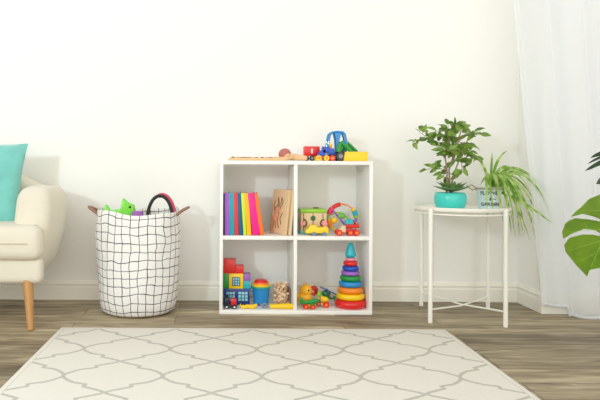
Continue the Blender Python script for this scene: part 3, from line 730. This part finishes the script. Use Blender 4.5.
b.box((q(325.5, 0)[0], 0, q(0, 149.8)[1]), (.036, .036, .034), .003); b.box((q(331, 0)[0], 0, q(0, 151.5)[1]), (.026, .036, .032), .003); b.build('body', BLUE, t)
B().sph((q(330.5, 0)[0], 0, q(0, 144.8)[1]), .0085).build('driver_head', YEL, t); B().cyl((q(330.5, 0)[0], 0, q(0, 148.5)[1]), (q(330.5, 0)[0], 0, q(0, 146)[1]), .008, .006).build('driver_body', ORA, t)
for x, m_ in ((318, YEL), (325.7, YEL), (331.5, RED)):
    for y in (-.024, .024): wheel(t, q(x, 0)[0], .0145, .0145, .010, y, m_, ORA)
t, q, s = toy('toy_tractor', 'toy loader tractor with blue cab frame and yellow bucket on the shelf top', 'toy tractor', 344, -.19, ZT, 161)
b = B()
for y in (-.028, .028):
    for path, r_ in (([q(326.5, 152), q(327.5, 142), q(329, 134.5), q(331.5, 132.3), (q(336, 131.8)), q(341, 132), (q(343.6, 134)), q(345, 140), q(345.5, 149)], .0055),):
        b.tube([(x, y, z) for x, z in path], r_, seg=8, up=(0, 1, 0))
    b.prism([q(335.5, 152), q(335, 140), q(333.5, 133), q(340, 133), q(338.3, 140), q(338.8, 152)], y - .004, y + .004, .001)
x0, z0 = q(336.5, 132.5); b.box((x0, 0, z0), (.07, .062, .007), .003)
b.build('cab_frame', SKY, t)
b = B(); b.prism([q(327, 157), q(346, 157), q(346, 151), q(338, 150.5), q(327, 151.5)], -.026, .026, .003)
b.build('body', NAV, t)
b = B()
for y, off in ((-.034, -1), (.03, 7)):
    b.tube([(x, y, z) for x, z in [q(338 + off, 152), q(339.5 + off, 145), q(341.5 + off, 143), q(345 + off, 146), q(350.5 + off, 151), q(352 + off, 154)]], [.015, .014, .013, .011, .010, .007], seg=10, up=(0, 1, 0))
    b.sph((q(341 + off, 143.5)[0], y, q(341, 143.5)[1]), .012, (1, .7, 1))
b.build('loader_arm', GRN, t)
b = B(); b.prism([q(343, 151.5), q(365, 151.5), q(365.5, 160.8), q(341.5, 160.8)], -.055, .035, .004); b.build('bucket', YEL, t)
for x, r_ in ((331.5, .019), (339, .026)):
    for y in (-.036, .036): wheel(t, q(x, 0)[0], r_, r_, .016, y, BLK, GRY)

# --- upper right compartment
t, q, s = toy('activity_box', 'wooden activity box with lime green lid at the left of its compartment', 'toy box', 312, -.165, ZU, 232)
bx0 = -.0665; B().box((0, 0, .058), (.130, .12, .106), .003).build('body', MWD, t)
b = B(); b.box((0, 0, .1205), (.138, .128, .019), .004); b.build('lid', LIM, t)
b = B(); b.box((.02, 0, .133), (.03, .012, .006), .002); b.build('lid_knob', MBR, t)
b = B(); b.box((0, 0, .009), (.136, .124, .018), .002); b.build('base', PL('aqua_paint', (88, 184, 178)), t)
b = B()
b.tube([(-.004, -.0615, .108), (-.004, -.0615, .02)], .0016, seg=6)
for sx_ in (-.038, .036):
    sg = 1 if sx_ > 0 else -1
    b.torus((sx_ + sg * .018, -.0615, .058), .019, .0042, rot=(PI / 2, 0, 0), a0=(PI / 2 if sx_ > 0 else -PI / 2), a1=(1.5 * PI if sx_ > 0 else PI / 2), sr=.5)
b.tube([(-.0535, -.0615, .108), (-.0535, -.0615, .02)], .0014, seg=6); b.tube([(.047, -.0615, .105), (.047, -.0615, .083)], .002, seg=6)
b.build('carved_track', MBR, t)
B().cyl((-.004, -.064, .083), (-.004, -.060, .083), .013, bev=.001).build('slider_knob', DGR, t)
B().cyl((-.002, -.064, .030), (-.002, -.060, .030), .010, bev=.001).build('slider_knob', MBR, t)
B().cyl((.056, -.066, .055), (.056, -.060, .055), .014, bev=.002).build('side_dial', PNK, t, label='pale pink dial')
B().cyl((-.060, -.066, .055), (-.060, -.060, .055), .010, bev=.002).build('side_dial', PNK, t)
t, q, s = toy('toy_car', 'small yellow toy car in front of the wooden activity box', 'toy car', 316.5, -.272, ZU, 235)
b = B(); b.prism([q(305, 232.5), q(305.5, 229), (q(308, 227.5)), q(309.5, 224.5), q(315, 224), q(318, 227), q(326, 225.5), q(328, 228), q(328, 232.5)], -.022, .022, .003); b.build('body', YEL, t)
for x in (309, 324): 
    for y in (-.022, .022): wheel(t, q(x + (4.5 if x < 310 else -.5), 0)[0], .0095, .0105, .010, y, GRY, SKY)
t, q, s = toy('rattle_ring', 'round beaded rattle ring in bright colours leaning in the upper right compartment', 'toy ring', 342, -.16, ZU, 233.5)
R_ = .073; zc = R_ + .006
B().torus((0, 0, zc), R_, .0035, rot=(PI / 2, 0, 0)).build('hoop', ORA, t)
segs = [(98, 134, .011, RED), (136, 164, .014, PL('rose_plastic', (232, 30, 100))), (75, 98, .0045, ORA), (165, 185, .006, LIM), (188, 216, .014, ORA), (218, 240, .006, YEL), (243, 262, .006, RED), (264, 283, .006, RED), (34, 44, .011, YEL), (13, 31, .014, TEA), (1, 12, .013, LIM), (-14, 0, .0075, PUR), (-40, -18, .008, RED), (-70, -46, .007, ORA)]
for a0, a1, r_, m_ in segs:
    B().torus((0, 0, zc), R_, r_, rot=(PI / 2, 0, 0), seg=10, a0=math.radians(a0), a1=math.radians(a1)).build('bead', m_, t)
b = B(); b.tube([(-.055, 0, zc + .045), (-.02, -.004, zc + .008), (.03, 0, zc - .055)], .0055, seg=8); b.build('spoke', PUR, t)
b = B(); b.tube([(-.066, 0, zc + .015), (-.03, .002, zc + .03), (0, .0, zc + .028), (.04, 0, zc - .01), (.062, 0, zc - .03)], .0045, seg=8); b.build('spoke', LIM, t)
b = B(); b.sph((-.042, -.004, zc - .012), .017, (1, .7, 1)); b.build('spoke_bead', YEL, t)
B().sph((-.004, -.004, zc + .012), .016, (1.3, .6, 1)).build('spoke_bead', PL('leaf_green', (110, 190, 80)), t)
t, q, s = toy('toy_truck', 'wooden toy truck with red wheels and turquoise load in front of the rattle ring', 'toy truck', 347.5, -.262, ZU, 235)
B().box((0, 0, .024), (.10, .034, .014), .004).build('chassis', RED, t)
B().prism([q(337, 231), q(345, 232), q(345, 225), q(342, 225), q(338.5, 228)], -.018, .018, .002).build('cab', MWD, t)
b = B(); b.tube([(q(346, 0)[0], 0, q(0, 226)[1]), (q(359, 0)[0], 0, q(0, 225.6)[1])], .010, seg=12); b.build('load_roller', RED, t)
b = B()
for x in (346.5, 350.5): b.cyl((q(x, 0)[0], -.012, q(0, 220.5)[1]), (q(x, 0)[0], .012, q(0, 220.5)[1]), .0095, bev=.002)
b.box((q(348.5, 0)[0], 0, q(0, 222)[1]), (.038, .02, .012), .002); b.build('load_blocks', TEA, t)
B().sph((q(354.5, 0)[0], 0, q(0, 220.5)[1]), .0085).build('load_ball', PUR, t)
for x in (338.5, 349.5, 355.8):
    for y in (-.023, .023): wheel(t, q(x, 0)[0], .0155, .0155, .010, y, RED, ORA)

# --- lower left compartment : blocks
SLB = F / (CD - .20)
def blk(name, label, xa, ya, xb, yb, m, y=-.17, d=.06, window=None):
    p0, p1 = pt(xa, yb, y), pt(xb, ya, y); w, h = p1.x - p0.x, p1.z - p0.z
    t = thing(name, label, 'building block', ((p0.x + p1.x) / 2, y, p0.z), 0, 'building blocks in the lower left compartment')
    if window:
        b = B(); b.box((0, 0, h / 2), (w, d, h), .0015)
        # frame recess panes
        b.build('body', m, t)
        for (cx, cz, ww, wh_) in window:
            B().box((cx * w, -d / 2 - .0005, cz * h), (ww * w, .003, wh_ * h), .0006).build('window_pane', PL('pane_blue', (150, 216, 222)), t)
            b = B(); nx = 3
            for k in range(nx + 1):
                b.box((cx * w + (k / nx - .5) * ww * w, -d / 2 - .002, cz * h), (.0028, .004, wh_ * h + .003))
                b.box((cx * w, -d / 2 - .002, cz * h + (k / nx - .5) * wh_ * h), (ww * w + .003, .004, .0028))
            b.build('window_grille', m if len(window) > 1 else NAV, t)
    else:
        B().box((0, 0, h / 2), (w, d, h), .002).build('body', m, t)
        b = B(); k = max(1, round(w / .03))
    return t
yb_ = 300.2
def stack(cells):
    for c in cells: blk(*c[:7], **(c[7] if len(c) > 7 else {}))
zlow = pt(0, 0, -.20)
def zpx(z, px, y): s_ = F / (CD + y); return VY + (CH - z) * s_ + ROLL * (px - VX)
B0 = zpx(ZL, 236, -.17)
k = B0 - 304.0   # photographed stack base
stack([('toy_block', 'wide blue building block with two windows at the bottom of the stack', 223.6, 287.6, 249.5, B0, NAV, dict(window=[(-.23, .54, .34, .58), (.24, .54, .38, .60)])),
       ('toy_block', 'green building block beside the yellow window block', 223.6, 272.6, 228.6, 287.5, GRN),
       ('toy_block', 'yellow building block with a blue barred window', 228.8, 272.6, 243.2, 287.5, YEL, dict(window=[(0, .48, .50, .54)])),
       ('toy_block', 'turquoise building block under the violet one', 243.5, 280, 250, 287.5, TEA),
       ('toy_block', 'violet building block on the turquoise one', 243.5, 273.2, 250.2, 279.9, PUR),
       ('toy_block', 'large red building block at the top left of the stack', 223.6, 258.5, 235.7, 272.5, RED),
       ('toy_block', 'small red building block beside the large red one', 235.9, 265.0, 243.6, 272.5, RED)])
t, q, s = toy('toy_locomotive', 'little black and red toy locomotive in front of the blue window block', 'toy train', 230.4, -.272, ZL, 308.5)
b = B(); b.box((0, 0, .013), (.066, .034, .010), .002); b.box((-.018, 0, .036), (.022, .032, .04), .003); b.cyl((-.018, 0, .052), (-.018, 0, .066), .006, .008); b.build('body', BLK, t)
B().box((.016, 0, .034), (.030, .030, .034), .007).build('boiler', RED, t)
for x in (-.019, .02):
    for y in (-.019, .019): wheel(t, x, .0105, .0105, .008, y, BLK, WHT)
t, q, s = toy('toy_banana', 'yellow curved toy lying in front of the stacking cups', 'toy', 248.5, -.285, ZL, 308.5)
b = B(); b.tube([(-.040, 0, .026), (-.034, 0, .015), (-.02, -.003, .0115), (-.004, 0, .014), (.006, .002, .012), (.022, -.002, .012), (.036, .004, .017), (.042, .005, .024)], [.006, .010, .0115, .009, .0095, .0115, .0095, .005], seg=12); b.build('body', YEL, t)
b = B(); b.sph((-.034, -.006, .0255), .0055); b.sph((-.02, -.006, .0265), .0055); b.tube([(-.036, -.004, .024), (-.016, -.004, .025)], .003, seg=6); b.build('dark_tip', BLK, t)
# stacking cups
t, q, s = toy('stacking_cups', 'blue toy bucket with nested coloured cups and red dome', 'toy cups', 261.0, -.185, ZL, 304)
def cup(name, z0, z1, r0, r1, m):
    return B().lathe([(0, z0), (r0, z0), (r1, z1 - .004), (r1 + .003, z1 - .002), (r1 + .003, z1), (r1 - .001, z1), (r0 - .001, z0 + .002), (0, z0 + .002)], seg=40).build(name, m, t)
B().lathe([(0, 0), (.036, 0), (.036, .014), (0, .014)], seg=40).build('foot_cup', BLUE, t)
cup('bucket', .012, .094, .040, .046, SKY)
B().torus((0, 0, .093), .048, .0045, sr=1.2).build('rim_cup', PL('sea_green', (20, 160, 140)), t)
B().lathe([(0, .09), (.045, .09), (.046, .108), (0, .110)], seg=40).build('nested_cup', YEL, t)
B().lathe([(0, .106), (.041, .106), (.040, .116), (0, .118)], seg=40).build('nested_cup', ORA, t)
B().lathe([(0, .114), (.036, .114), (.035, .121), (.029, .129), (.016, .133), (0, .135)], seg=40).build('dome_cup', RED, t)
B().torus((-.0455, 0, .078), .011, .0022, rot=(PI / 2, 0, 0)).build('side_ring', SKY, t)
# mottled wooden puzzle animal
t, q, s = toy('plush_owl', 'mottled beige and brown stuffed toy standing beside the shelf divider', 'stuffed toy', 281.5, -.19, ZL, 305)
MMOT = mat('mottled_plush', (246, 222, 188), .9, rgb2=(196, 154, 118), scale=60, bump=.8)
b = B(); r = random.Random(9); b.sph((0, 0, .042), .042, (.82, .75, 1)); b.sph((.0, 0, .088), .033, (.95, .8, .85))
for k in range(70):
    a = r.uniform(0, 2 * PI); z = r.uniform(.008, .108); R = (.034 if z < .07 else .03) * (1 - abs(z - .055) * 3.2) + .006
    b.sph((R * math.cos(a), R * math.sin(a) * .85, z), r.uniform(.005, .009), seg=8)
b.build('body', MMOT, t, angle=80)
for s_ in (-1, 1):
    B().sph((s_ * .022, 0, .112), .010, (.8, .6, 1.1), seg=12).build('ear', MMOT, t)
    B().sph((s_ * .011 - .004, -.030, .088), .004, seg=10).build('eye', BLK, t)
B().box((.036, .01, .05), (.008, .05, .08), .003).build('wing', MBR, t)
t, q, s = toy('toy_screwdriver', 'yellow handled toy tool lying at the front of the lower left compartment', 'toy tool', 280, -.282, ZL, 308, rz=-.06)
b = B(); b.tube([(-.052, 0, .013), (-.04, 0, .013), (.0, 0, .015), (.04, 0, .016), (.066, 0, .015), (.072, 0, .014)], [.008, .011, .012, .014, .014, .009], seg=14); b.build('handle', YEL, t)
b = B(); b.cyl((-.052, 0, .013), (-.066, 0, .013), .006); b.torus((-.078, 0, .013), .012, .0055, rot=(PI / 2, 0, 0)); b.box((-.094, 0, .018), (.014, .012, .010), .002); b.build('metal_head', GRY, t)

# --- lower right compartment
t, q, s = toy('toy_duck', 'yellow orange toy duck with red beak behind the green toy plane', 'toy duck', 306, -.20, ZL, 305.5)
MDK = PL('duck_yellow', (255, 186, 40), .45)
b = B(); b.sph((-.006, 0, .036), .040, (1.02, .78, .88)); b.sph((.0, 0, .078), .034, (1, .85, .98)); b.sph((-.038, 0, .05), .014, (1.2, .5, .8), rot=(0, .5, 0)); b.build('body', MDK, t, angle=80)
B().tube([(.028, 0, .088), (.046, -.004, .094), (.052, -.004, .086), (.050, -.004, .066), (.040, -.002, .056), (.030, 0, .062)], [.010, .011, .011, .010, .008, .006], seg=12, up=(0, 1, 0), flat=1.4).build('beak', PL('dark_red', (190, 22, 34)), t)
for s_ in (-1, 1): B().sph((.009, s_ * .0275, .083), .0045, seg=12).build('eye', BLK, t)
t, q, s = toy('toy_plane', 'small green toy plane with red wheels in front of the duck', 'toy plane', 308.5, -.275, ZL, 309.8)
b = B(); b.tube([(q(300.5, 0)[0], 0, .030), (q(305, 0)[0], 0, .030), (q(311, 0)[0], 0, .036), (q(317, 0)[0], 0, .042), (q(319, 0)[0], 0, .040)], [.004, .009, .011, .011, .006], seg=12, up=(0, 1, 0), flat=.8)
b.prism([(q(300, 0)[0], .028), (q(300, 0)[0], .056), (q(302.5, 0)[0], .056), (q(304.5, 0)[0], .030)], -.003, .003, .001)
b.box((q(312, 0)[0], 0, .030), (.024, .075, .005), .002); b.box((q(302, 0)[0], 0, .032), (.012, .036, .004), .0015); b.build('fuselage', GRN, t)
B().box((q(309, 0)[0], 0, .017), (.050, .018, .010), .002).build('undercarriage', YEL, t)
for x in (303.5, 312.2):
    for y in (-.016, .016): wheel(t, q(x, 0)[0] + (.01 if x < 305 else 0), .0135, .0135, .010, y, RED, ORA)
B().cyl((q(319.2, 0)[0], 0, .04), (q(320, 0)[0], 0, .041), .010, .006).build('nose', BLUE, t)
B().box((q(320.2, 0)[0], 0, .041), (.003, .01, .046), .001).build('propeller', PL('wine_plastic', (150, 30, 60)), t)
t, q, s = toy('toy_helicopter', 'yellow and green toy helicopter with navy rotor beside the stacking rings', 'toy helicopter', 326, -.235, ZL, 307.5, rz=-.1)
B().sph((q(323.5, 0)[0], 0, q(0, 299.5)[1]), .024, (1.15, .8, .75)).build('body', YEL, t)
B().sph((q(326, 0)[0], 0, q(0, 294)[1]), .0215, (1.1, .8, .85)).build('cabin', DGR, t)
B().sph((q(319, 0)[0], 0, q(0, 294.5)[1]), .013, (.8, .8, 1.2)).build('nose', LIM, t)
B().tube([(q(327, 0)[0], 0, q(0, 297)[1]), (q(331, 0)[0], .005, q(0, 299)[1]), (q(334, 0)[0], .01, q(0, 299)[1])], [.009, .006, .005], seg=10).build('tail_boom', DGR, t)
B().box((q(334, 0)[0], .01, q(0, 298.5)[1]), (.016, .006, .020), .002, rot=(0, .4, 0)).build('tail_fin', DGR, t)
b = B(); b.cyl((q(326.5, 0)[0], 0, q(0, 292)[1]), (q(326.5, 0)[0], 0, q(0, 289)[1]), .004); b.box((q(328, 0)[0], 0, q(0, 291)[1]), (.090, .014, .005), .001, rot=(0, .42, 0)); b.box((q(328, 0)[0], 0, q(0, 291)[1]), (.010, .080, .003), .001, rot=(0, .42, 0)); b.build('rotor', NAV, t)
for y in (-.018, .018): wheel(t, q(326, 0)[0], .0155, .0155, .010, y, RED, ORA)
wheel(t, q(318.5, 0)[0], .0155, .0135, .010, 0, RED)
B().box((q(322.5, 0)[0], 0, .018), (.044, .03, .006), .002).build('axle_plate', YEL, t)
# stacking ring tower
t, q, s = toy('stacking_rings', 'tall ring stacking tower in rainbow colours with turquoise cone tip', 'toy rings', 350.2, -.225, ZL, 310)
TWX = 350.2
B().cyl((0, 0, .0), (0, 0, .26), .006).build('post', WHT, t)
rings = [(.0, .043, 15.8, RED), (.043, .075, 14.3, YEL), (.075, .107, 12.6, ORA), (.107, .138, 11.6, SKY), (.138, .166, 10.5, GRN), (.166, .190, 9.2, PUR), (.190, .216, 8.3, BLUE), (.216, .241, 7.3, RED), (.241, .257, 5.0, PNK)]
for z0, z1, rp, m_ in rings:
    z0 *= .985; z1 *= .985; R = rp / s; h = (z1 - z0); c_ = min(h / 2, R * .45); pr = []
    for k in range(13):
        a = -PI / 2 + PI * k / 12; pr.append((R - h * .42 + h * .42 * math.cos(a), z0 + h / 2 + (h / 2 - .0004) * math.sin(a)))
    B().lathe([(0, z0 + .0004)] + pr + [(0, z1 - .0004)], seg=40).build('ring', m_, t, angle=50)
B().lathe([(0, .2535), (.017, .2535), (.023, .257), (.0275, .265), (.0275, .273), (.0135, .321), (.0105, .327), (.005, .3295), (0, .330)], seg=8).build('cone_tip', TEA, t, angle=70)
